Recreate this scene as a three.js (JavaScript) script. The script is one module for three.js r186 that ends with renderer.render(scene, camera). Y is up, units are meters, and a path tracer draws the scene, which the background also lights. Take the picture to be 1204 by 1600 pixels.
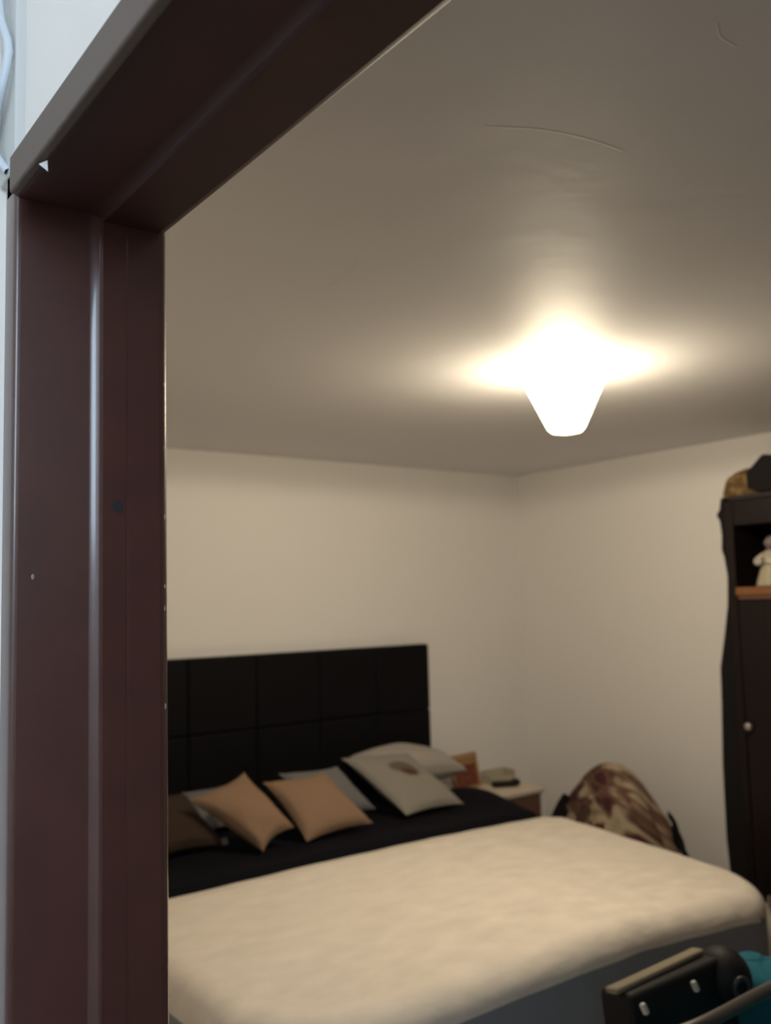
import * as THREE from 'three';
import { ImprovedNoise } from 'three/addons/math/ImprovedNoise.js';
import { RoundedBoxGeometry } from 'three/addons/geometries/RoundedBoxGeometry.js';
import { mergeGeometries, mergeVertices, toCreasedNormals } from 'three/addons/utils/BufferGeometryUtils.js';
import { RectAreaLightUniformsLib } from 'three/addons/lights/RectAreaLightUniformsLib.js';

// ------------------------------------------------------------------ camera, sky, lights, exposure
RectAreaLightUniformsLib.init();
const scene = new THREE.Scene();
const EYE = 1.55;
const camera = new THREE.PerspectiveCamera(2 * Math.atan(800 / 1455) * 180 / Math.PI, 1204 / 1600, 0.02, 60);
{
  const yaw = 0.644, pitch = 0.0967, roll = -0.0272;
  const F = new THREE.Vector3(Math.sin(yaw) * Math.cos(pitch), Math.sin(pitch), -Math.cos(yaw) * Math.cos(pitch));
  const R0 = new THREE.Vector3().crossVectors(F, new THREE.Vector3(0, 1, 0)).normalize();
  const U0 = new THREE.Vector3().crossVectors(R0, F);
  const R = R0.clone().multiplyScalar(Math.cos(roll)).addScaledVector(U0, Math.sin(roll));
  const U = U0.clone().multiplyScalar(Math.cos(roll)).addScaledVector(R0, -Math.sin(roll));
  camera.quaternion.setFromRotationMatrix(new THREE.Matrix4().makeBasis(R, U, F.clone().negate()));
  camera.position.set(0, EYE, 0);
  camera.focus = 0.95;                       // the phone focused near the door frame, the room is soft
  camera.userData.fStop = 5.2;
}
scene.add(camera);
scene.background = new THREE.Color().setRGB(1.5, 1.9, 2.25);   // overcast daylight outside the hall window
const renderer = new THREE.WebGLRenderer({ antialias: true });
renderer.toneMapping = THREE.LinearToneMapping;
renderer.toneMappingExposure = 1.0;
renderer.shadowMap.enabled = true;

// daylight from an unseen hall window, placed for its light (unseen_window_1, in the wall behind the camera)
const daylight = new THREE.RectAreaLight(new THREE.Color().setRGB(0.74, 0.93, 1.15), 8.0, 1.0, 1.0);
daylight.name = 'unseen_window_light';
daylight.position.set(-0.75, 2.30, 1.18);
daylight.lookAt(-0.75, 2.30, 0);
scene.add(daylight);

// ------------------------------------------------------------------ helpers
const noise = new ImprovedNoise();
let seed = 7;
const rnd = () => { seed = (seed * 1664525 + 1013904223) >>> 0; return seed / 4294967296; };
const V = (x, y, z) => new THREE.Vector3(x, y, z);
const used = {};
function numbered(name) { const n = used[name] = (used[name] ?? -1) + 1; return n ? `${name}_${String(n).padStart(3, '0')}` : name; }
function shadows(o) { o.castShadow = true; o.receiveShadow = true; return o; }
function part(name, geometry, material, parent, label) {
  const m = shadows(new THREE.Mesh(geometry, material)); m.name = name; parent.add(m);
  if (label) m.userData.label = label;
  return m;
}
function tag(o, label, category, group) { o.userData.label = label; o.userData.category = category; if (group) o.userData.group = group; return o; }
function thing(name, label, category, p, turn = 0, group) {
  const g = new THREE.Group(); g.name = numbered(name); g.position.set(...p); g.rotation.y = turn; scene.add(g);
  return tag(g, label, category, group);
}
function solid(name, geometry, material, label, category, p = [0, 0, 0], group) {
  const m = shadows(new THREE.Mesh(geometry, material)); m.name = numbered(name); m.position.set(...p); scene.add(m);
  return tag(m, label, category, group);
}
function structure(name, geometry, material) {
  const m = geometry ? shadows(new THREE.Mesh(geometry, material)) : new THREE.Group(); m.name = name; m.userData.kind = 'structure'; scene.add(m); return m;
}
function box(x0, x1, y0, y1, z0, z1) {           // uv in metres
  const g = new THREE.BoxGeometry(x1 - x0, y1 - y0, z1 - z0); g.translate((x0 + x1) / 2, (y0 + y1) / 2, (z0 + z1) / 2);
  const p = g.attributes.position, n = g.attributes.normal, uv = g.attributes.uv;
  for (let i = 0; i < p.count; i++) {
    const ax = Math.abs(n.getX(i)), ay = Math.abs(n.getY(i));
    if (ax > 0.5) uv.setXY(i, p.getZ(i), p.getY(i)); else if (ay > 0.5) uv.setXY(i, p.getX(i), p.getZ(i)); else uv.setXY(i, p.getX(i), p.getY(i));
  }
  return g;
}
function rbox(x0, x1, y0, y1, z0, z1, r = 0.004, s = 2) {
  const g = new RoundedBoxGeometry(x1 - x0, y1 - y0, z1 - z0, s, r); g.translate((x0 + x1) / 2, (y0 + y1) / 2, (z0 + z1) / 2); return g;
}
function surface(nu, nv, f) {                    // grid surface f(u, v) with u, v in 0..1
  const pos = [], uv = [], idx = [], p = V(0, 0, 0);
  for (let j = 0; j <= nv; j++) for (let i = 0; i <= nu; i++) { f(i / nu, j / nv, p); pos.push(p.x, p.y, p.z); uv.push(i / nu, j / nv); }
  for (let j = 0; j < nv; j++) for (let i = 0; i < nu; i++) { const a = j * (nu + 1) + i, b = a + 1, c = a + nu + 1, d = c + 1; idx.push(a, b, d, a, d, c); }
  const g = new THREE.BufferGeometry();
  g.setAttribute('position', new THREE.Float32BufferAttribute(pos, 3)); g.setAttribute('uv', new THREE.Float32BufferAttribute(uv, 2));
  g.setIndex(idx); g.computeVertexNormals(); return g;
}
function tube(points, r, seg = 40, rad = 10) { return new THREE.TubeGeometry(new THREE.CatmullRomCurve3(points.map((p) => V(...p))), seg, r, rad, false); }
function dataTexture(size, f, srgb, repeat = 1) {
  const d = new Uint8Array(size * size * 4);
  for (let y = 0; y < size; y++) for (let x = 0; x < size; x++) { const c = f(x / size, y / size), k = (y * size + x) * 4; d[k] = c[0]; d[k + 1] = c[1]; d[k + 2] = c[2]; d[k + 3] = 255; }
  const t = new THREE.DataTexture(d, size, size); t.wrapS = t.wrapT = THREE.RepeatWrapping; t.magFilter = THREE.LinearFilter; t.minFilter = THREE.LinearMipmapLinearFilter; t.generateMipmaps = true;
  if (srgb) t.colorSpace = THREE.SRGBColorSpace; t.repeat.set(repeat, repeat); t.needsUpdate = true; return t;
}
// tileable fractal noise, 0..1
function fractal(u, v, f0, oct, z = 0) {
  let s = 0, a = 0.5, f = f0, tot = 0;
  for (let o = 0; o < oct; o++) {
    const n = (x, y) => noise.noise(x * f, y * f, z + o * 7.3);
    const m = n(u, v) * (1 - u) * (1 - v) + n(u - 1, v) * u * (1 - v) + n(u, v - 1) * (1 - u) * v + n(u - 1, v - 1) * u * v;
    s += m * a; tot += a; a *= 0.5; f *= 2;
  }
  return Math.min(1, Math.max(0, 0.5 + s / tot * 0.8));
}
const g8 = (k) => { const c = Math.round(255 * Math.min(1, Math.max(0, k))); return [c, c, c]; };
const mat = (o) => new THREE.MeshStandardMaterial(o);
const phys = (o) => new THREE.MeshPhysicalMaterial(o);
const lin = (r, g, b) => new THREE.Color().setRGB(r, g, b);

// ------------------------------------------------------------------ materials
const plasterBump = dataTexture(512, (u, v) => g8(fractal(u, v, 5, 6)), false, 0.9);
const fineBump = dataTexture(256, (u, v) => g8(fractal(u, v, 20, 4, 3)), false, 5);
const fabricBump = dataTexture(256, (u, v) => g8(0.6 * fractal(u, v, 14, 4, 9) + 0.2 + 0.1 * Math.sin(u * 400) * Math.sin(v * 400)), false, 1);
const wallMat = mat({ color: lin(0.82, 0.80, 0.775), roughness: 0.75, bumpMap: plasterBump, bumpScale: 0.004 });
const hallMat = mat({ color: lin(0.84, 0.80, 0.75), roughness: 0.8, bumpMap: plasterBump, bumpScale: 0.008 });
const ceilingMat = phys({ color: lin(0.76, 0.745, 0.755), roughness: 0.6, specularIntensity: 0.55, bumpMap: plasterBump, bumpScale: 0.0022 });
const paintMottle = dataTexture(512, (u, v) => { const k = 0.88 + 0.24 * fractal(u, v, 4, 5, 21); return [78 * k, 48 * k, 42 * k]; }, true, 3);
const frameMat = phys({ map: paintMottle, roughness: 0.34, clearcoat: 0.9, clearcoatRoughness: 0.16, bumpMap: fineBump, bumpScale: 0.00012 });
const trimMat = mat({ color: lin(0.098, 0.064, 0.046), roughness: 0.5, bumpMap: fineBump, bumpScale: 0.0002 });
const headerMat = phys({ map: paintMottle, color: lin(0.8, 0.76, 0.76), roughness: 0.55, specularIntensity: 0.7, bumpMap: fineBump, bumpScale: 0.00012 });  // same frame paint, colour darkened for the shade under the header
const slabMat = mat({ color: lin(0.30, 0.27, 0.24), roughness: 0.8 });
const groutMat = mat({ color: lin(0.16, 0.13, 0.11), roughness: 0.9 });
const tileMats = [0, 1, 2].map((k) => mat({ color: lin(0.22 + 0.02 * k, 0.19 + 0.018 * k, 0.165 + 0.016 * k), roughness: 0.4 }));
const blackLeather = phys({ color: lin(0.0035, 0.0031, 0.0046), roughness: 0.7, specularIntensity: 0.3, bumpMap: fineBump, bumpScale: 0.0005 });
const darkSheet = phys({ specularIntensity: 0.3, color: lin(0.0042, 0.0042, 0.0072), roughness: 0.95, bumpMap: fabricBump, bumpScale: 0.004 });
const quiltMap = dataTexture(512, (u, v) => { const k = 0.93 + 0.12 * fractal(u, v, 16, 4, 31); return [236 * k, 226 * k, 212 * k]; }, true, 1.6);
const quiltBump = dataTexture(512, (u, v) => g8(0.7 * fractal(u, v, 12, 4, 17) + 0.3 * fractal(u, v, 40, 2, 5)), false, 1.6);
const coverMat = phys({ map: quiltMap, roughness: 0.95, bumpMap: quiltBump, bumpScale: 0.006, sheen: 0.2, sheenRoughness: 0.8 });
const shadedSkirtMat = phys({ color: lin(0.26, 0.28, 0.31), roughness: 0.95, bumpMap: quiltBump, bumpScale: 0.004 });  // shade put into the colour: cover sides darker and bluer than the top
const white = mat({ color: lin(0.72, 0.70, 0.66), roughness: 0.6 });
const darkWood = phys({ map: dataTexture(256, (u, v) => { const k = 0.6 + 0.8 * fractal(u * 6 % 1, v, 3, 4, 51); return [26 * k, 18 * k, 18 * k]; }, true, 1), roughness: 0.5, specularIntensity: 0.4 });
const lightWood = mat({ map: dataTexture(256, (u, v) => { const k = 0.75 + 0.5 * fractal(u, v, 6, 4, 61); return [118 * k, 75 * k, 42 * k]; }, true, 2), roughness: 0.5 });
const chrome = mat({ color: lin(0.75, 0.72, 0.68), roughness: 0.25, metalness: 0.9 });
const blackCloth = phys({ color: lin(0.011, 0.010, 0.011), roughness: 0.95, specularIntensity: 0.25 });
const greyMetal = mat({ color: lin(0.10, 0.09, 0.08), roughness: 0.45, metalness: 0.3 });
const plastic = phys({ color: lin(0.010, 0.009, 0.010), roughness: 0.6, specularIntensity: 0.6 });

// ------------------------------------------------------------------ setting: floor, ceiling, walls
const CEIL = 2.27, XL = 0.44, XW = 0.278, XR = 3.903, ZB = -3.903, ZN = 1.2;
const DZ0 = -1.014, DZ1 = -0.115, DY = 2.0;
const floor = structure('floor', box(-1.55, 4.05, -0.2, -0.006, -4.05, 1.35), slabMat);
part('grout_bed', box(XL, XR, -0.006, -0.002, ZB, ZN), groutMat, floor);
{
  const s = 0.333, gap = 0.008, tg = [];
  for (let k = 0; k < 3; k++) tg.push(new RoundedBoxGeometry(s - gap, 0.01, s - gap, 1, 0.0025));
  for (let x = XL + s / 2 + 0.03, i = 0; x < XR - s / 2; x += s, i++) for (let z = ZB + s / 2 + 0.02, j = 0; z < ZN - s / 2; z += s, j++) {
    const k = Math.floor(rnd() * 3), t = part('floor_tile', tg[k], tileMats[k], floor); t.position.set(x, -0.005, z);
  }
}
const ceiling = structure('ceiling', box(0.36, 4.05, CEIL, CEIL + 0.15, -4.05, 1.35), ceilingMat);
const HALL = 3.0;
structure('ceiling_hall', box(-1.55, 0.36, HALL, HALL + 0.15, -4.05, 1.35), hallMat);
for (const pts of [[[0.949, -0.988], [1.035, -0.944], [1.117, -0.925], [1.195, -0.919]], [[1.019, -0.63], [1.05, -0.645], [1.086, -0.646]], [[1.019, -1.713], [1.08, -1.76], [1.136, -1.738], [1.14, -1.64], [1.106, -1.544]]])
  part('plaster_ridge', tube(pts.map(([x, z]) => [x, 0, z]), 0.0022, 30, 10).scale(1, 0.12, 1).translate(0, CEIL, 0), white, ceiling);
structure('wall_back', box(XL - 0.2, 4.05, -0.006, CEIL, ZB - 0.15, ZB), wallMat);
structure('wall_right', box(XR, XR + 0.15, -0.006, CEIL, ZB, ZN + 0.15), wallMat);
structure('wall_near', box(XL, XR, -0.006, CEIL, ZN, ZN + 0.15), mat({ color: lin(0.10, 0.085, 0.075), roughness: 0.8 }));  // unseen wall, coloured dark to keep bounce light off the bed foot
// wall with the door: the room side and the hall side are different paints
const leftWall = (x0, x1, top) => mergeGeometries([box(x0, x1, -0.006, top, ZB, DZ0 - 0.02), box(x0, x1, DY + 0.02, top, DZ0 - 0.02, DZ1 + 0.02), box(x0, x1, -0.006, top, DZ1 + 0.02, ZN + 0.15)]);
structure('wall_left', leftWall(0.36, XL, CEIL), wallMat);
structure('wall_hall', leftWall(XW, 0.36, HALL), hallMat);
structure('wall_hall_end', box(-1.55, XW, -0.006, HALL, -1.25, -1.075), hallMat);
structure('wall_hall_window', mergeGeometries([box(-1.55, XW, -0.006, 1.75, 1.2, 1.35), box(-1.55, XW, 2.85, HALL, 1.2, 1.35), box(-1.55, -1.3, 1.75, 2.85, 1.2, 1.35), box(-0.2, XW, 1.75, 2.85, 1.2, 1.35)]), hallMat);
structure('wall_hall_far', box(-1.55, -1.4, -0.006, HALL, -1.075, 1.2), hallMat);
const win = structure('unseen_window_1');  // unseen window, sited and raised for the daylight it gives
part('window_frame', mergeGeometries([rbox(-1.3, -0.2, 1.75, 1.79, 1.26, 1.31), rbox(-1.3, -0.2, 2.81, 2.85, 1.26, 1.31), rbox(-1.3, -1.26, 1.75, 2.85, 1.26, 1.31), rbox(-0.24, -0.2, 1.75, 2.85, 1.26, 1.31), rbox(-0.765, -0.735, 1.75, 2.85, 1.265, 1.305)]), frameMat, win);
for (const [x0, x1] of [[-1.26, -0.765], [-0.735, -0.24]]) part('pane', box(x0, x1, 1.79, 2.81, 1.283, 1.287), phys({ color: 0xffffff, transmission: 1, roughness: 0.02, thickness: 0 }), win);

// ------------------------------------------------------------------ setting: the painted door frame
const door = structure('door_1');
function profile(groove) {                             // x across the wall, y towards the opening
  const s = new THREE.Shape(), c = (x, y, ex, ey) => s.quadraticCurveTo(x, y, ex, ey), L = (x, y) => s.lineTo(x, y);
  s.moveTo(0.270, -0.034); L(0.270, -0.0075); L(0.270, -0.007); c(0.270, 0, 0.277, 0);
  L(0.2775, 0); L(0.3505, 0); L(0.351, 0); c(0.352, 0, 0.3525, 0.0002); L(0.3615, 0.0042); c(0.3622, 0.0046, 0.3625, 0.0056); L(0.3639, 0.0110);
  L(0.3645, 0.011);
  if (groove) { L(0.3885, 0.011); L(0.389, 0.011); c(0.392, 0.011, 0.3925, 0.0100); L(0.3935, 0.0094); L(0.396, 0.0094); L(0.3965, 0.0094); }
  L(0.4285, 0.0098); L(0.429, 0.0098); c(0.4345, 0.0098, 0.4375, 0.0075); c(0.4455, 0.0005, 0.447, -0.012); L(0.447, -0.0125); L(0.447, -0.034); s.closePath();
  return s;
}
function metreUV(g, f) { const p = g.attributes.position, uv = g.attributes.uv; for (let i = 0; i < p.count; i++) { const [a, b] = f(p.getX(i), p.getY(i), p.getZ(i)); uv.setXY(i, a, b); } return g; }
function extrudeProfile(len, groove) { return toCreasedNormals(new THREE.ExtrudeGeometry(profile(groove), { depth: len, bevelEnabled: false, curveSegments: 12 }), 0.35); }
{
  // far jamb: profile (x, d) with d towards +z, run along y
  const far = extrudeProfile(DY + 0.03, true); far.applyMatrix4(new THREE.Matrix4().makeBasis(V(1, 0, 0), V(0, 0, 1), V(0, -1, 0)));
  far.translate(0, DY + 0.03, DZ0);
  part('jamb', metreUV(far, (x, y, z) => [x + z, y]), frameMat, door);
  const near = extrudeProfile(DY + 0.03, true); near.applyMatrix4(new THREE.Matrix4().makeBasis(V(1, 0, 0), V(0, 0, -1), V(0, 1, 0)));
  near.translate(0, 0, DZ1);
  part('jamb', metreUV(near, (x, y, z) => [x + z, y]), frameMat, door);
  const head = extrudeProfile(DZ1 - DZ0 + 0.06); head.applyMatrix4(new THREE.Matrix4().makeBasis(V(1, 0, 0), V(0, -1, 0), V(0, 0, -1)));
  head.translate(0, DY, DZ1 + 0.03);
  part('header', metreUV(head, (x, y, z) => [x + y, z]), headerMat, door);
  // casing board over the header, stands a little proud of the frame
  part('casing', rbox(0.250, 0.261, 1.978, 2.0175, -0.962, -0.06, 0.003), trimMat, door, 'greyish brown casing board along the header');
  // bolt hole drilled in the stop
  const ring = new THREE.CylinderGeometry(0.0062, 0.0062, 0.0012, 20); ring.rotateX(Math.PI / 2); ring.translate(0.3805, 1.664, DZ0 + 0.0113);
  part('bolt_hole', ring, mat({ color: lin(0.02, 0.02, 0.025), roughness: 0.5 }), door, 'dark round bolt hole');
  // chips in the paint
  const chip = mat({ color: lin(0.30, 0.26, 0.25), roughness: 0.8 });
  const chipsAt = [[0.437, 1.735], [0.437, 1.81], [0.4375, 1.655], [0.437, 1.575], [0.4365, 1.55], [0.437, 1.44], [0.2925, 1.587]];
  for (const [x, y] of chipsAt) {
    const c = new THREE.SphereGeometry(0.0022, 8, 6); c.scale(0.8, 1 + 0.9 * rnd(), 0.25); c.translate(x, y, DZ0 + (x < 0.36 ? 0.0003 : 0.0078));
    part('paint_chip', c, chip, door);
  }
  const sp = new THREE.Shape(); sp.moveTo(-0.0055, 0); sp.lineTo(0.003, 0.005); sp.lineTo(0.0035, -0.007); sp.closePath();
  const w = new THREE.ExtrudeGeometry(sp, { depth: 0.002, bevelEnabled: false }); w.rotateY(-0.35); w.scale(0.9, 0.9, 0.9); w.translate(0.2575, 1.972, -0.867);
  part('plaster_speck', w, white, door, 'white speck of plaster stuck under the header');
}

// ------------------------------------------------------------------ hall: cable and box
{
  const c = solid('cable', tube([[0.257, 2.9, -1.045], [0.257, 2.5, -1.04], [0.257, 2.27, -1.04], [0.258, 2.215, -1.035], [0.261, 2.165, -1.012], [0.258, 2.13, -1.02], [0.257, 2.09, -1.055], [0.258, 2.06, -1.05], [0.268, 2.035, -1.034]], 0.0048, 60, 10),
    mat({ color: lin(0.6, 0.66, 0.72), roughness: 0.5 }), 'thin white cable hanging in a curve on the hall wall above the door frame', 'cable');
  const strip = structure('trim_1', rbox(0.2675, XW + 0.002, 2.03, HALL - 0.01, -1.07, -1.008, 0.003), mat({ color: lin(0.60, 0.60, 0.58), roughness: 0.8 }));
  const b = thing('junction_box', 'small grey box fixed to the hall wall behind the white cable', 'box', [0.245, 2.12, -1.075]);
  part('body', rbox(-0.02, 0.012, -0.028, 0.028, 0, 0.012, 0.003), mat({ color: lin(0.28, 0.33, 0.36), roughness: 0.5 }), b);
  part('cover', rbox(-0.018, 0.010, -0.025, 0.025, 0.012, 0.016, 0.002), mat({ color: lin(0.33, 0.38, 0.41), roughness: 0.5 }), b);
}

// ------------------------------------------------------------------ ceiling lamp with its lights
{
  const L = thing('ceiling_lamp', 'glowing white cone-shaped lamp on the ceiling above the bed', 'lamp', [2.194, CEIL, -1.965]);
  const glow = phys({ color: lin(0.9, 0.85, 0.75), roughness: 0.4, emissive: lin(1, 0.86, 0.62), emissiveIntensity: 10 });
  part('mounting_plate', new THREE.LatheGeometry([[0, -0.001], [0.085, -0.001], [0.088, -0.004], [0.085, -0.012], [0.06, -0.016], [0, -0.016]].map((p) => new THREE.Vector2(...p)).reverse(), 40), white, L);
  part('lamp_shade', new THREE.LatheGeometry([[0.001, -0.207], [0.03, -0.206], [0.048, -0.202], [0.057, -0.193], [0.066, -0.175], [0.114, -0.072], [0.130, -0.036], [0.137, -0.014], [0.138, -0.003], [0.134, -0.003], [0.126, -0.036], [0.110, -0.072], [0.062, -0.175], [0.053, -0.191], [0.03, -0.2], [0.001, -0.202]].map((p) => new THREE.Vector2(...p)), 48), glow, L);
  const down = new THREE.SpotLight(new THREE.Color().setRGB(1, 0.84, 0.65), 2.5, 0, 1.565, 0.05, 2);
  down.name = 'lamp_light'; down.position.set(2.194, CEIL - 0.05, -1.965); down.target.position.set(2.194, 0, -1.965); down.castShadow = true; down.shadow.radius = 3;
  scene.add(down, down.target);
  const up = new THREE.PointLight(new THREE.Color().setRGB(1, 0.83, 0.58), 0.50, 0, 2);
  up.name = 'lamp_bulb_light'; up.position.set(2.194, CEIL - 0.095, -1.965); up.castShadow = true; up.shadow.radius = 2;
  scene.add(up);
}

// ------------------------------------------------------------------ bed
function drape(cx, cz, hx, hz, R, rho, drop, top, nu, nv, ext, head) {
  // cloth over a rounded table: grid points past the edge fold down
  return surface(nu, nv, (u, v, p) => {
    let s = (u * 2 - 1) * (hx + ext), t = -hz - (head ? 0 : ext) + v * (2 * hz + ext + (head ? 0 : ext));
    const qx = Math.max(Math.abs(s) - hx + R, 0), qz = t > 0 ? Math.max(t - hz + R, 0) : (head ? 0 : Math.max(-t - hz + R, 0));
    const l = Math.hypot(qx, qz), out = l - R;
    let x = s, z = t, down = 0;
    if (out > 0) {
      const dx = qx / l * Math.sign(s), dz = qz / l * Math.sign(t), O = Math.min(out, drop), a = Math.PI / 2 * rho;
      const o = O < a ? rho * Math.sin(O / rho) : rho; down = O < a ? rho * (1 - Math.cos(O / rho)) : rho + O - a;
      x = s - dx * (out - o); z = t - dz * (out - o);
    }
    p.set(cx + x, top(cx + x, cz + z, u, v) - down, cz + z);
  });
}
function shell(g, t) {                           // gives a sheet thickness
  const a = g.clone(), b = g.clone(), n = b.attributes.normal, p = b.attributes.position, up = n.getY(Math.floor(n.count / 2)) > 0 ? -1 : 1;
  for (let i = 0; i < p.count; i++) p.setXYZ(i, p.getX(i) + n.getX(i) * t * up, p.getY(i) + n.getY(i) * t * up, p.getZ(i) + n.getZ(i) * t * up);
  const id = b.index.array; for (let i = 0; i < id.length; i += 3) { const k = id[i]; id[i] = id[i + 1]; id[i + 1] = k; }
  b.computeVertexNormals(); return mergeGeometries([a, b]);
}
function bedTop(x, z) {
  const u = (x - 2.06) / 1.05;
  return 0.612 + 0.018 * Math.max(0, 1 - u * u) - 0.05 * Math.max(0, Math.min(1, (x - 2.2) / 0.85)) * Math.max(0, Math.min(1, (z + 3.0) / 1.1));
}
const BX0 = 1.09, BX1 = 3.13, BT = 0.60;
{
  const bed = thing('bed', 'wide bed with a tall black panelled headboard and dark bedding', 'bed', [2.11, 0, -2.85]);
  const X = (x) => x - 2.11, Z = (z) => z + 2.85;
  part('bed_base', rbox(X(1.12), X(2.96), 0.10, 0.30, Z(-3.82), Z(-1.92), 0.015), blackLeather, bed);
  for (const [x, z] of [[1.15, -3.75], [2.9, -3.75], [1.18, -2.0], [2.9, -2.0]]) part('leg', new THREE.CylinderGeometry(0.03, 0.022, 0.104, 16).translate(X(x), 0.05, Z(z)), plastic, bed);
  // mattress in its dark sheet, softly rounded, sagging a little to the far foot corner
  const sheet = drape(0, -0.02, 0.93, 0.93, 0.26, 0.05, 0.30, (x, z) => bedTop(2.11 + x, z - 2.85) - (z < -0.15 ? 0.012 : 0.05) + 0.008 * noise.noise(x * 5, z * 5, 2) + 0.06 * Math.exp(-Math.pow((z + 0.53) / 0.22, 2)) * Math.max(0, Math.min(1, (x - 0.62) / 0.25)), 70, 80, 0.34, false);
  { const q = sheet.attributes.position; for (let i = 0; i < q.count; i++) q.setX(i, q.getX(i) - 0.10 * Math.max(0, (q.getX(i) + 0.01) / 1.0) * Math.max(0, Math.min(1, (q.getZ(i) - 0.15) / 0.9))); }
  const under = rbox(-0.9, 0.84, 0.30, 0.35, -0.91, 0.88, 0.02);
  part('mattress', mergeGeometries([sheet, mergeVertices(under)]), darkSheet, bed);
  const hb = part('headboard', rbox(X(BX0), X(BX1), 0.12, 1.326, Z(-3.895), Z(-3.862), 0.006), blackLeather, bed);
  for (let r = 0; r < 3; r++) for (let c = 0; c < 6; c++) {
    const g = new RoundedBoxGeometry(0.3385, 0.3335, 0.055, 5, 0.010), q = g.attributes.position;
    for (let i = 0; i < q.count; i++) if (q.getZ(i) > 0.02) { const a = q.getX(i) / 0.168, b = q.getY(i) / 0.166; q.setZ(i, q.getZ(i) + 0.012 * (1 - a * a) * (1 - b * b)); }
    g.computeVertexNormals(); g.translate(X(BX0 + 0.17 + 0.34 * c), 1.328 - 0.1675 - 0.335 * r, Z(-3.85));
    part('panel', g, blackLeather, hb);
  }
}
{
  const top = (x, z) => bedTop(x, z) + 0.004 * noise.noise(x * 5, z * 5, 4) - 0.020 * Math.max(0, Math.min(1, (-2.86 - z) / 0.10));   // its edge lies down on the dark sheet
  const c = drape(2.07, -2.41, 0.975, 0.56, 0.24, 0.07, 0.48, top, 96, 90, 0.5, true);
  { const q = c.attributes.position; for (let i = 0; i < q.count; i++) q.setX(i, q.getX(i) - 0.075 * Math.max(0, (q.getX(i) - 2.1) / 1.0) * Math.max(0, Math.min(1, (q.getZ(i) + 2.7) / 0.9))); }
  c.computeVertexNormals();
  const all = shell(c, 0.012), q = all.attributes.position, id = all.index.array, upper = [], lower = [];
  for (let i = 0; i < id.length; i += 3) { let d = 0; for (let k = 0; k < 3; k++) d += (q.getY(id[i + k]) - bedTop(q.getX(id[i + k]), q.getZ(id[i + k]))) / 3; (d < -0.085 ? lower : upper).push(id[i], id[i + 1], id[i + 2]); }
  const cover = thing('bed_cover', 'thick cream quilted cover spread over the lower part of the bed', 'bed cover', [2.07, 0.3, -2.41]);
  for (const [name, list, m] of [['quilted_top', upper, coverMat], ['shaded_skirt', lower, shadedSkirtMat]]) { const g = all.clone(); g.setIndex(list); g.translate(-2.07, -0.3, 2.41); part(name, g, m, cover); }  // hanging sides get the darker colour that stands in for shade
}

// ------------------------------------------------------------------ cushions and pillows on the bed
function cushionShape(TL, TR, BR, BL, T, pinch, wob, k) {
  const c = [TL, TR, BR, BL].map((p) => V(...p)), n = V(0, 0, 0).crossVectors(c[0].clone().sub(c[3]), c[2].clone().sub(c[3])).normalize().negate();
  const base = V((TL[0] + TR[0] + BR[0] + BL[0]) / 4, Math.min(TL[1], TR[1], BR[1], BL[1]), (TL[2] + TR[2] + BR[2] + BL[2]) / 4);
  const mid = c[0].clone().add(c[1]).add(c[2]).add(c[3]).multiplyScalar(0.25);
  const half = (side) => surface(28, 28, (u, v, p) => {
    const a = u * 2 - 1, b = v * 2 - 1;
    const sx = 1 - pinch * (1 - b * b) * a * a, sy = 1 - pinch * (1 - a * a) * b * b;    // edges pull in between the corners
    const U = 0.5 + a * sx / 2, W = 0.5 + b * sy / 2;
    p.set(0, 0, 0).addScaledVector(c[3], (1 - U) * (1 - W)).addScaledVector(c[2], U * (1 - W)).addScaledVector(c[1], U * W).addScaledVector(c[0], (1 - U) * W);
    const e = Math.max(0, (1 - a * a) * (1 - b * b)), h = T / 2 * Math.pow(e, 0.42) * (1 + wob * noise.noise(u * 3 + k, v * 3, side)) + 0.0015;
    p.addScaledVector(n, side * h).addScaledVector(n, wob * 0.02 * noise.noise(u * 2, v * 2, k)).sub(base);
  });
  const f = half(1), r = half(-1), id = r.index.array;
  for (let i = 0; i < id.length; i += 3) { const q = id[i]; id[i] = id[i + 1]; id[i + 1] = q; }
  r.computeVertexNormals();
  return { geometry: mergeGeometries([f, r]), base, n, mid };
}
function cushion(name, label, category, m, quad, T, pinch = 0.12, wob = 0.25, group) {
  const k = cushion.n = (cushion.n ?? 0) + 1.7, s = cushionShape(...quad, T, pinch, wob, k);
  const o = solid(name, s.geometry, m, label, category, s.base.toArray(), group);
  return Object.assign(s, { o });
}
const cloth = (r, g, b) => phys({ color: lin(r, g, b), roughness: 0.95, bumpMap: fabricBump, bumpScale: 0.003, sheen: 0.15, sheenRoughness: 0.8 });
const tan = cloth(0.265, 0.165, 0.10), grey = cloth(0.17, 0.165, 0.165), brown = cloth(0.035, 0.018, 0.011), cream = cloth(0.40, 0.36, 0.32);
const brownC = cushion('cushion', 'dark brown cushion at the left, cut by the door frame', 'cushion', brown, [[1.34, 0.80, -3.60], [1.645, 0.80, -3.60], [1.70, 0.64, -3.34], [1.38, 0.64, -3.34]], 0.11);
{ const tagG = rbox(-0.012, 0.012, -0.012, 0.014, -0.002, 0.002, 0.0015); tagG.rotateX(-0.6); part('care_tag', tagG, grey, brownC.o, 'small pale tag').position.set(1.685 - brownC.base.x, 0.655 - brownC.base.y, -3.325 - brownC.base.z); }
cushion('cushion', 'grey cushion lying mostly hidden behind the left tan cushion', 'cushion', grey, [[1.70, 0.775, -3.75], [1.93, 0.78, -3.75], [1.93, 0.645, -3.56], [1.70, 0.64, -3.56]], 0.06);
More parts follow.
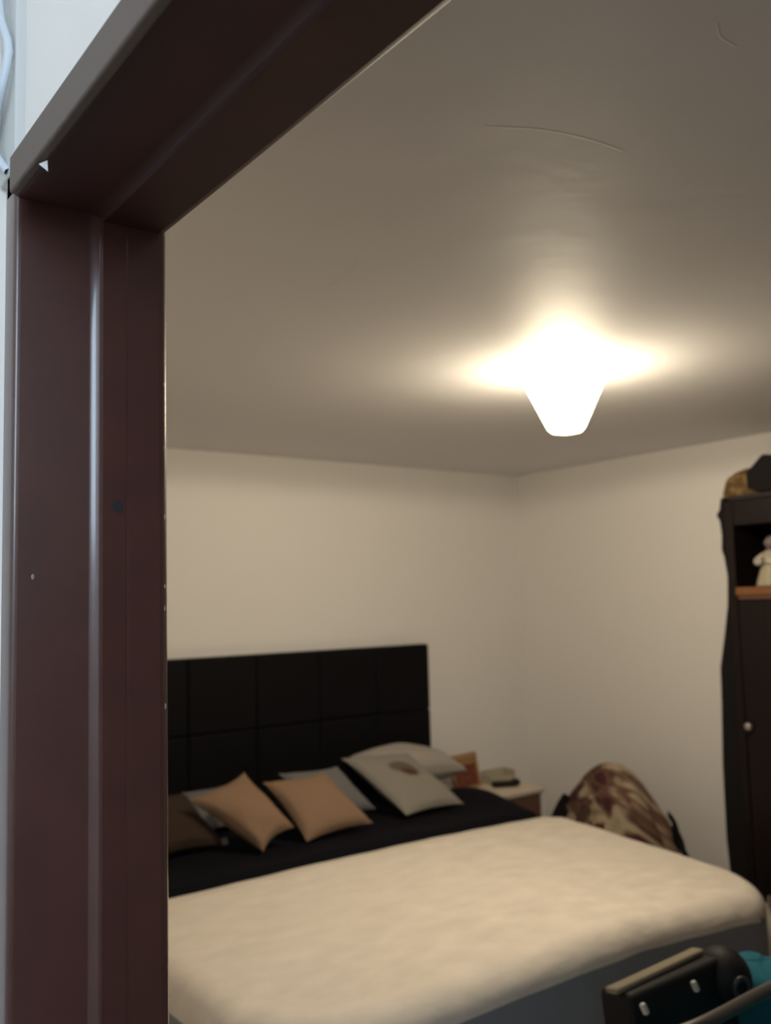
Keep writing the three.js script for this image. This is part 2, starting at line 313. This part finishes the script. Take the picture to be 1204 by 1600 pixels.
cushion('cushion', 'left tan square cushion, turned corner up', 'cushion', tan, [[1.571, 0.818, -3.40], [1.822, 0.885, -3.42], [1.925, 0.69, -3.21], [1.765, 0.632, -3.17]], 0.11, 0.13);
cushion('cushion', 'grey cushion behind the right tan cushion, showing along its right edge', 'cushion', grey, [[2.06, 0.83, -3.56], [2.355, 0.825, -3.55], [2.455, 0.65, -3.40], [2.16, 0.65, -3.40]], 0.08, 0.1);
cushion('cushion', 'right tan square cushion in the middle of the row', 'cushion', tan, [[1.895, 0.838, -3.40], [2.19, 0.838, -3.40], [2.295, 0.648, -3.20], [1.966, 0.632, -3.185]], 0.10, 0.1);
cushion('pillow', 'large plump cream pillow lying at the right end of the headboard', 'pillow', cream, [[2.56, 0.812, -3.77], [2.99, 0.812, -3.78], [3.13, 0.712, -3.55], [2.72, 0.715, -3.53]], 0.17, 0.06);
{
  const cv = document.createElement('canvas'); cv.width = cv.height = 256; const x = cv.getContext('2d');
  x.fillStyle = 'rgb(142,136,126)'; x.fillRect(0, 0, 256, 256);
  x.filter = 'blur(5px)';
  x.fillStyle = 'rgb(100,86,76)'; x.beginPath(); x.ellipse(140, 100, 50, 30, 0.25, 0, 7); x.fill();
  x.fillStyle = 'rgb(74,42,26)'; x.beginPath(); x.ellipse(142, 122, 28, 12, 0.2, 0, 7); x.fill();
  const t = new THREE.CanvasTexture(cv); t.colorSpace = THREE.SRGBColorSpace; t.flipY = true;
  cushion('cushion', 'whitish cushion with a brown printed spot, leaning on the large cream pillow', 'cushion', phys({ map: t, roughness: 0.95, bumpMap: fabricBump, bumpScale: 0.003 }),
    [[2.40, 0.852, -3.58], [2.74, 0.842, -3.53], [2.845, 0.635, -3.26], [2.50, 0.640, -3.24]], 0.09, 0.08);
}

// ------------------------------------------------------------------ nightstand and what stands on it
{
  const n = thing('nightstand', 'low white nightstand with a brown drawer front between the bed and the corner', 'nightstand', [3.36, 0, -3.66]);
  part('top', rbox(-0.225, 0.218, 0.555, 0.58, -0.2, 0.2, 0.006), cloth(0.66, 0.56, 0.45), n);
  part('side_panel', rbox(-0.222, -0.205, 0, 0.5545, -0.19, 0.19, 0.002), white, n);
  part('side_panel', rbox(0.193, 0.216, 0, 0.5545, -0.19, 0.195, 0.002), white, n);
  part('back_panel', box(-0.2045, 0.1945, 0.02, 0.5545, -0.19, -0.18), white, n);
  for (const y of [0.06, 0.31]) {
    const d = part('drawer', rbox(-0.203, 0.19, y, y + 0.24, 0.17, 0.192, 0.004), mat({ color: lin(0.13, 0.06, 0.04), roughness: 0.5 }), n);
    const k = new THREE.SphereGeometry(0.012, 14, 10); k.translate(-0.01, y + 0.12, 0.205); part('knob', k, chrome, d);
  }
  const f = thing('picture_frame', 'small tan picture frame with a reddish brown picture on the nightstand', 'picture frame', [3.262, 0.581, -3.70], 0.15);
  const bar = (x0, x1, y0, y1) => rbox(x0, x1, y0, y1, -0.008, 0.008, 0.003);
  const fr = mergeGeometries([bar(-0.105, 0.105, 0, 0.012), bar(-0.105, 0.105, 0.15, 0.178), bar(-0.105, -0.09, 0, 0.17), bar(0.088, 0.105, 0, 0.17)]); fr.rotateX(-0.2);
  part('frame', fr, mat({ color: lin(0.36, 0.22, 0.11), roughness: 0.6 }), f);
  const pg = new THREE.BoxGeometry(0.186, 0.145, 0.004); pg.translate(0, 0.081, 0); pg.rotateX(-0.2);
  part('picture', pg, mat({ map: dataTexture(128, (u, v) => { const k = fractal(u, v, 5, 3, 71); return v > 0.78 ? [128 + 50 * k, 96 + 40 * k, 60 + 20 * k] : [70 + 80 * k, 30 + 45 * k, 18 + 30 * k]; }, true, 1), roughness: 0.5 }), f);
  const leg = rbox(-0.012, 0.012, 0, 0.11, -0.004, 0.004, 0.002); leg.rotateX(0.25); leg.translate(0, 0, -0.055); part('stand', leg, lightWood, f);
  const b = thing('tray', 'small cream open box at the right end of the nightstand top', 'box', [3.495, 0.5805, -3.72], -0.1);
  const w = cloth(0.50, 0.45, 0.33);
  part('side', mergeGeometries([rbox(-0.08, 0.08, 0, 0.065, -0.05, -0.044, 0.002), rbox(-0.08, 0.08, 0, 0.04, 0.044, 0.05, 0.002), rbox(-0.08, -0.074, 0, 0.05, -0.044, 0.044, 0.002), rbox(0.074, 0.08, 0, 0.065, -0.044, 0.044, 0.002)]), w, b);
  part('bottom', rbox(-0.074, 0.074, 0.001, 0.006, -0.044, 0.044, 0.002), w, b);
  const r = thing('remote_control', 'small black elongated gadget beside the cream box on the nightstand', 'gadget', [3.43, 0.581, -3.61], -0.5);
  part('body', new RoundedBoxGeometry(0.13, 0.03, 0.04, 3, 0.012).translate(0, 0.016, 0), plastic, r);
  part('end_cap', new THREE.SphereGeometry(0.024, 16, 12).scale(1.2, 0.8, 1).translate(0.06, 0.021, 0), plastic, r);
}

// ------------------------------------------------------------------ heap of patterned cloth between the bed and the wall
{
  const H = 0.775, A = 0.335, B = 0.455;
  const dome = (a, h, extra, p) => {              // a angle, h 0 (floor) to 1 (top)
    const t = h * Math.PI / 2, e = Math.pow(1 - h, 0.5), y = h;
    const fold = 1 + 0.09 * noise.noise(Math.cos(a) * 2.2, Math.sin(a) * 2.2, h * 2) + 0.05 * Math.sin(a * 9 + 5 * h) * (1 - h) + 0.16 * Math.abs(noise.noise(Math.cos(a) * 3, Math.sin(a) * 3, h * 5 + 8)) - 0.03;
    const r = e * fold + extra;
    p.set(A * r * Math.cos(a) + 0.01 * h, H * y * (1 + 0.04 * noise.noise(Math.cos(a) * 1.5 * (1 - h), Math.sin(a) * 1.5 * (1 - h), 3) * (1 - h)) + extra * 0.3, B * r * Math.sin(a));
  };
  const tex = dataTexture(512, (u, v) => {
    const k = fractal(u, v, 3, 5, 81), j = fractal(u, v, 5, 3, 91), w = 0.8 + 0.4 * fractal(u, v, 24, 3, 5);
    const st = (x, lo, hi) => Math.min(1, Math.max(0, (x - lo) / (hi - lo))), mx = (p, q, t) => p.map((x, i) => x + (q[i] - x) * t);
    let c = mx([70, 48, 40], [165, 148, 124], st(k, 0.46, 0.56));
    c = mx(c, [100, 72, 58], st(j, 0.47, 0.53)); c = mx(c, [64, 30, 34], st(j, 0.55, 0.62));
    return c.map((x) => Math.min(255, x * w));
  }, true, 1);
  tex.repeat.set(1.3, 1.3);
  const hp = thing('laundry_heap', 'rounded heap of patterned cream, brown and maroon cloth between bed and wall', 'laundry', [3.49, 0, -2.955], 0);
  const hg = surface(120, 60, (u, v, p) => dome(-u * 2 * Math.PI, v, 0, p));
  { const q = hg.attributes.position, uv = hg.attributes.uv; for (let i = 0; i < q.count; i++) uv.setXY(i, (q.getX(i) - q.getZ(i)) * 1.5, q.getY(i) * 1.7 + (q.getX(i) + q.getZ(i)) * 0.9); }
  part('patterned_cloth', hg, phys({ map: tex, roughness: 0.95, bumpMap: fabricBump, bumpScale: 0.004 }), hp);
  part('underside', new THREE.CylinderGeometry(0.27, 0.27, 0.006, 40).translate(0, 0.004, 0), blackCloth, hp);
  const patch = (a0, a1, h0, h1) => shell(surface(30, 30, (u, v, p) => { const s = Math.sin(u * Math.PI), q = h0 + (h1 - h0) * v * (0.75 + 0.25 * s); dome(a0 + (a1 - a0) * (1 - u), q, 0.055 + 0.02 * s * Math.sin(v * Math.PI), p); }), 0.01);
  const pieces = [[3.7, 4.3, 0.40, 0.78, 'black garment bunched at the left end of the cloth heap'], [0.85, 1.45, 0.05, 0.74, 'black garment hanging down the right side of the cloth heap']];
  for (const [a0, a1, h0, h1, label] of pieces) { const o = solid('garment', patch(a0, a1, h0, h1), blackCloth, label, 'garment', [3.49, 0, -2.955]); }
  part('red_patch', shell(surface(10, 10, (u, v, p) => dome(2.92 - 0.16 * u, 0.60 + 0.09 * v, 0.006, p)), 0.004), cloth(0.10, 0.012, 0.016), hp, 'small square dark red patch');
}

// ------------------------------------------------------------------ wardrobe against the right wall
{
  const X0 = 3.45, X1 = 3.895, Z0 = -2.245, Z1 = -1.25;
  const w = thing('wardrobe', 'tall dark wardrobe with an open niche above its doors against the right wall', 'wardrobe', [3.67, 0, -1.75]);
  const b = (x0, x1, y0, y1, z0, z1, r = 0.003) => rbox(x0 - 3.67, x1 - 3.67, y0, y1, z0 + 1.75, z1 + 1.75, r);
  part('side_panel', b(X0, X1, 0, 1.93, Z0, Z0 + 0.033), darkWood, w);
  part('side_panel', b(X0, X1, 0, 1.93, Z1 - 0.033, Z1), darkWood, w);
  part('back_panel', b(X1 - 0.012, X1, 0.02, 1.92, Z0 + 0.034, Z1 - 0.034), darkWood, w);
  part('top_panel', b(X0 + 0.004, X1 - 0.013, 1.826, 1.928, Z0 + 0.034, Z1 - 0.034), darkWood, w);
  part('plinth', b(X0 + 0.02, X1 - 0.02, 0, 0.07, Z0 + 0.034, Z1 - 0.034), darkWood, w);
  part('floor_panel', b(X0 + 0.02, X1 - 0.013, 0.071, 0.09, Z0 + 0.034, Z1 - 0.034), darkWood, w);
  part('niche_shelf', b(X0 - 0.012, X1 - 0.013, 1.538, 1.572, Z0 + 0.034, Z1 - 0.034, 0.005), lightWood, w, 'orange brown wooden shelf edge');
  part('shelf_moulding', b(X0 - 0.004, X0 + 0.02, 1.522, 1.5375, Z0 + 0.040, Z1 - 0.034), mat({ color: lin(0.11, 0.05, 0.035), roughness: 0.5 }), w);
  for (const [z0, z1, zk] of [[Z0 + 0.037, -1.752, -2.185], [-1.748, Z1 - 0.037, -1.31]]) {
    const d = part('door', b(X0, X0 + 0.02, 0.095, 1.518, z0, z1, 0.004), darkWood, w);
    const k = new THREE.LatheGeometry([[0.0001, 0.032], [0.009, 0.031], [0.0155, 0.026], [0.017, 0.020], [0.012, 0.012], [0.006, 0.008], [0.008, 0], [0.0001, 0]].map((p) => new THREE.Vector2(...p)), 20);
    k.rotateZ(Math.PI / 2); k.translate(X0 - 3.67, 1.014, zk + 1.75);
    part('knob', k, mat({ color: lin(0.34, 0.31, 0.29), roughness: 0.25, metalness: 0.5 }), d, 'pale shiny round knob');
  }
  // black cloth hanging down beside it
  const s = new THREE.Shape(), edge = [[2.268, 1.945], [2.276, 1.90], [2.292, 1.878], [2.278, 1.85], [2.273, 1.79], [2.278, 1.73], [2.268, 1.70], [2.258, 1.62], [2.266, 1.50], [2.292, 1.36], [2.318, 1.24], [2.322, 1.10], [2.335, 0.85], [2.338, 0.55], [2.325, 0.30]];
  s.moveTo(-2.252, 1.945); for (const [z, y] of edge) s.lineTo(-z, y); s.lineTo(-2.252, 0.30); s.closePath();
  const g = new THREE.ExtrudeGeometry(s, { depth: 0.30, bevelEnabled: true, bevelSize: 0.003, bevelThickness: 0.01, bevelSegments: 3 });
  g.applyMatrix4(new THREE.Matrix4().makeBasis(V(0, 0, 1), V(0, 1, 0), V(-1, 0, 0))); g.translate(X0 + 0.325, 0, 0);
  solid('garment', g, blackCloth, 'long black garment hanging down the left side of the dark wardrobe', 'garment');
}
{
  // on top of the wardrobe
  const f = solid('folded_cloth', rbox(-0.185, 0.185, 0, 0.022, -0.36, 0.36, 0.01, 4), cloth(0.03, 0.022, 0.022), 'folded dark cloth lying flat on top of the wardrobe', 'cloth', [3.64, 1.9305, -1.87]);
  const goldTex = dataTexture(256, (u, v) => { const k = fractal(u, v, 6, 4, 111); return k > 0.5 ? [124, 100, 58] : [90, 68, 36]; }, true, 1);
  goldTex.repeat.set(2, 1);
  const roll = surface(48, 30, (u, v, p) => {     // a bundle: rounded hump with a flat underside
    const a = u * 2 * Math.PI, t = v * Math.PI / 2, r = Math.pow(Math.cos(t), 0.55), k = 1 + 0.05 * noise.noise(Math.cos(a) * 3, Math.sin(a) * 3, v * 3);
    p.set(0.085 * r * k * Math.cos(-a), 0.125 * Math.pow(Math.sin(t), 0.7) * k, 0.20 * r * k * Math.sin(-a));
  });
  const g = thing('bundle', 'golden brown patterned bundle on the left end of the wardrobe top', 'bundle', [3.625, 1.953, -2.15]);
  part('patterned_cover', roll, phys({ map: goldTex, roughness: 0.9, bumpMap: fabricBump, bumpScale: 0.003 }), g);
  part('base', new THREE.CylinderGeometry(0.072, 0.072, 0.004, 36).scale(1, 1, 1.9).translate(0, 0, 0.03).translate(0, 0.002, 0), cloth(0.12, 0.08, 0.035), g);
  const k = thing('bag', 'black angular bag tilted in front of the golden bundle on the wardrobe', 'bag', [3.525, 1.953, -1.97]);
  const bs = new THREE.Shape(); bs.moveTo(-0.16, 0.022); for (const [z, y] of [[-0.128, 0.006], [0.10, 0.004], [0.115, 0.09], [0.085, 0.118], [-0.085, 0.146], [-0.095, 0.142], [-0.164, 0.082]]) bs.lineTo(z, y); bs.closePath();
  const body = new THREE.ExtrudeGeometry(bs, { depth: 0.07, bevelEnabled: true, bevelSize: 0.004, bevelThickness: 0.006, bevelSegments: 3 });
  body.applyMatrix4(new THREE.Matrix4().makeBasis(V(0, 0, 1), V(0, 1, 0), V(-1, 0, 0))); part('body', body, blackCloth, k);
  part('handle', tube([[-0.035, 0.134, 0.0], [-0.035, 0.155, 0.02], [-0.035, 0.15, 0.06], [-0.035, 0.118, 0.08]], 0.006, 24, 8), blackCloth, k);
  // figurine in the niche
  const s = thing('figurine', 'small cream robed figurine standing on the wardrobe niche shelf', 'figurine', [3.50, 1.5725, -2.075]);
  const cr = mat({ color: lin(0.33, 0.29, 0.20), roughness: 0.5 }), pale = mat({ color: lin(0.45, 0.41, 0.37), roughness: 0.45 }), mauve = mat({ color: lin(0.12, 0.09, 0.09), roughness: 0.6 });
  const robe = new THREE.LatheGeometry([[0.0001, 0], [0.062, 0], [0.064, 0.006], [0.058, 0.03], [0.048, 0.065], [0.040, 0.085], [0.041, 0.10], [0.044, 0.115], [0.036, 0.135], [0.02, 0.147], [0.0001, 0.15]].map((p) => new THREE.Vector2(...p)), 40);
  const rp = robe.attributes.position; for (let i = 0; i < rp.count; i++) { const a = Math.atan2(rp.getZ(i), rp.getX(i)), y = rp.getY(i), q = 1 + 0.08 * Math.sin(a * 9) * Math.max(0, 1 - y / 0.09); rp.setX(i, rp.getX(i) * q); rp.setZ(i, rp.getZ(i) * q); }
  robe.computeVertexNormals(); part('robe', robe, cr, s);
  for (const e of [-1, 1]) part('arm', tube([[0.0, 0.128, e * 0.036], [-0.022, 0.105, e * 0.055], [-0.045, 0.095, e * 0.034], [-0.052, 0.104, e * 0.008]], 0.0115, 20, 10), pale, s);
  const head = new THREE.SphereGeometry(0.023, 24, 18); head.scale(0.95, 1.15, 0.9); head.translate(-0.004, 0.169, 0); part('head', head, mauve, s);
  const veil = new THREE.SphereGeometry(0.029, 24, 16, 0, 2 * Math.PI, 0, 1.9); veil.scale(1, 1.2, 1); veil.rotateZ(-0.5); veil.translate(0.003, 0.17, 0); part('veil', veil, cloth(0.2, 0.17, 0.15), s);
}

{
  const b = thing('sack', 'pale beige sack standing on the floor between the bed corner and the wardrobe', 'sack', [3.29, 0.001, -2.02]);
  const g = (q, e) => Math.sign(q) * Math.pow(Math.abs(q), e);
  part('body', surface(48, 36, (u, v, p) => { const a = -u * 2 * Math.PI, t = v * Math.PI, r = Math.pow(Math.sin(t), 0.35) * (1 + 0.08 * noise.noise(Math.cos(a) * 2, Math.sin(a) * 2, v * 4)) * (1 - 0.25 * Math.max(0, 0.4 - v)); p.set(0.115 * r * g(Math.cos(a), 0.7), 0.185 + 0.185 * g(Math.cos(t), 0.5), 0.2 * r * g(Math.sin(a), 0.7)); }), cloth(0.34, 0.29, 0.23), b);
  part('tie', tube([[-0.03, 0.35, 0.02], [-0.05, 0.40, 0.0], [0.0, 0.41, -0.03], [0.03, 0.36, -0.02]], 0.008, 24, 8), cloth(0.16, 0.11, 0.08), b);
}

// ------------------------------------------------------------------ stroller at the foot of the bed
{
  const s = thing('stroller', 'black and teal folded-hood stroller with pale clips at the foot of the bed', 'stroller', [1.75, 0, -1.20]);
  const X = (x) => x - 1.75, Z = (z) => z + 1.20;
  const roll = (x0, x1, r, y, z) => { const g = new THREE.CapsuleGeometry(r, x1 - x0 - 2 * r, 8, 28); g.rotateZ(Math.PI / 2); g.translate(X((x0 + x1) / 2), y, Z(z)); return g; };
  // hood pushed together to a flat roll
  const hood = new RoundedBoxGeometry(0.335, 0.16, 0.085, 6, 0.012); hood.rotateX(-0.12); hood.translate(X(1.67), 0.69, Z(-1.28)); part('hood', hood, plastic, s);
  const lining = new RoundedBoxGeometry(0.31, 0.012, 0.03, 4, 0.005); lining.rotateX(-0.12); lining.rotateY(0.05); lining.translate(X(1.64), 0.776, Z(-1.29)); part('hood_lining', lining, cloth(0.36, 0.31, 0.22), s, 'beige strip of lining along the hood');
  for (const x of [1.477, 1.638]) { const c = new RoundedBoxGeometry(0.011, 0.022, 0.012, 3, 0.004); c.rotateX(-0.3); c.rotateZ(0.25); c.translate(X(x + 0.02), 0.762, Z(-1.212)); part('clip', c, mat({ color: lin(0.55, 0.53, 0.5), roughness: 0.35 }), s, 'pale clip'); }
  const hinge = new THREE.SphereGeometry(0.062, 28, 20); hinge.scale(0.85, 1.05, 1); hinge.translate(X(1.825), 0.722, Z(-1.26)); part('hinge', hinge, plastic, s);
  const ring = new THREE.TorusGeometry(0.016, 0.005, 10, 28); ring.scale(1, 1.25, 1); ring.rotateY(-0.5); ring.translate(X(1.805), 0.722, Z(-1.203)); part('hinge_ring', ring, mat({ color: lin(0.04, 0.038, 0.042), roughness: 0.4 }), s);
  part('bumper_bar', tube([[X(1.45), 0.70, Z(-1.28)], [X(1.46), 0.73, Z(-1.17)], [X(1.50), 0.755, Z(-1.116)], [X(1.75), 0.757, Z(-1.116)], [X(2.02), 0.755, Z(-1.116)], [X(2.06), 0.73, Z(-1.17)], [X(2.07), 0.70, Z(-1.28)]], 0.013, 60, 12), greyMetal, s);
  // side tubes from the handle down to the wheels
  for (const x of [1.45, 2.07]) {
    part('frame_tube', tube([[X(x), 0.90, Z(-0.62)], [X(x), 0.72, Z(-1.05)], [X(x), 0.55, Z(-1.30)], [X(x), 0.10, Z(-1.45)]].map((p) => p), 0.013, 40, 12), greyMetal, s);
    part('rear_tube', tube([[X(x), 0.60, Z(-1.20)], [X(x), 0.35, Z(-1.02)], [X(x), 0.10, Z(-0.85)]], 0.012, 24, 12), greyMetal, s);
    for (const wz of [-1.45, -0.85]) {
      const t = new THREE.TorusGeometry(0.075, 0.022, 14, 36); t.rotateY(Math.PI / 2); t.translate(X(x), 0.098, Z(wz)); const wheel = part('wheel', t, plastic, s);
      const h = new THREE.CylinderGeometry(0.06, 0.06, 0.02, 28); h.rotateZ(Math.PI / 2); h.translate(X(x), 0.098, Z(wz)); part('hub', h, greyMetal, wheel);
    }
  }
  const seat = shell(surface(24, 30, (u, v, p) => p.set(X(1.48 + 0.56 * u), 0.42 + 0.36 * Math.pow(v, 1.5) - 0.05 * Math.sin(u * Math.PI) + 0.012 * Math.sin(v * 22), Z(-1.42 + 0.42 * v))), 0.012);
  const pad = surface(40, 30, (u, v, p) => { const a = u * 2 * Math.PI, b = (v - 0.5) * Math.PI, c = Math.pow(Math.cos(b), 0.6), f = 1 + 0.10 * noise.noise(u * 6, v * 5, 3); const g = (q) => Math.sign(q) * Math.pow(Math.abs(q), 0.6); p.set(X(2.00) + 0.10 * c * g(Math.cos(a)) * f, 0.605 + 0.105 * g(Math.sin(b)) * f, Z(-1.28) - 0.10 * c * g(Math.sin(a)) * f); });
  part('seat_pad', pad, cloth(0.008, 0.125, 0.18), s, 'bright teal fabric pad');
  part('seat', seat, cloth(0.008, 0.125, 0.18), s, 'bright teal fabric seat');
}

renderer.render(scene, camera);
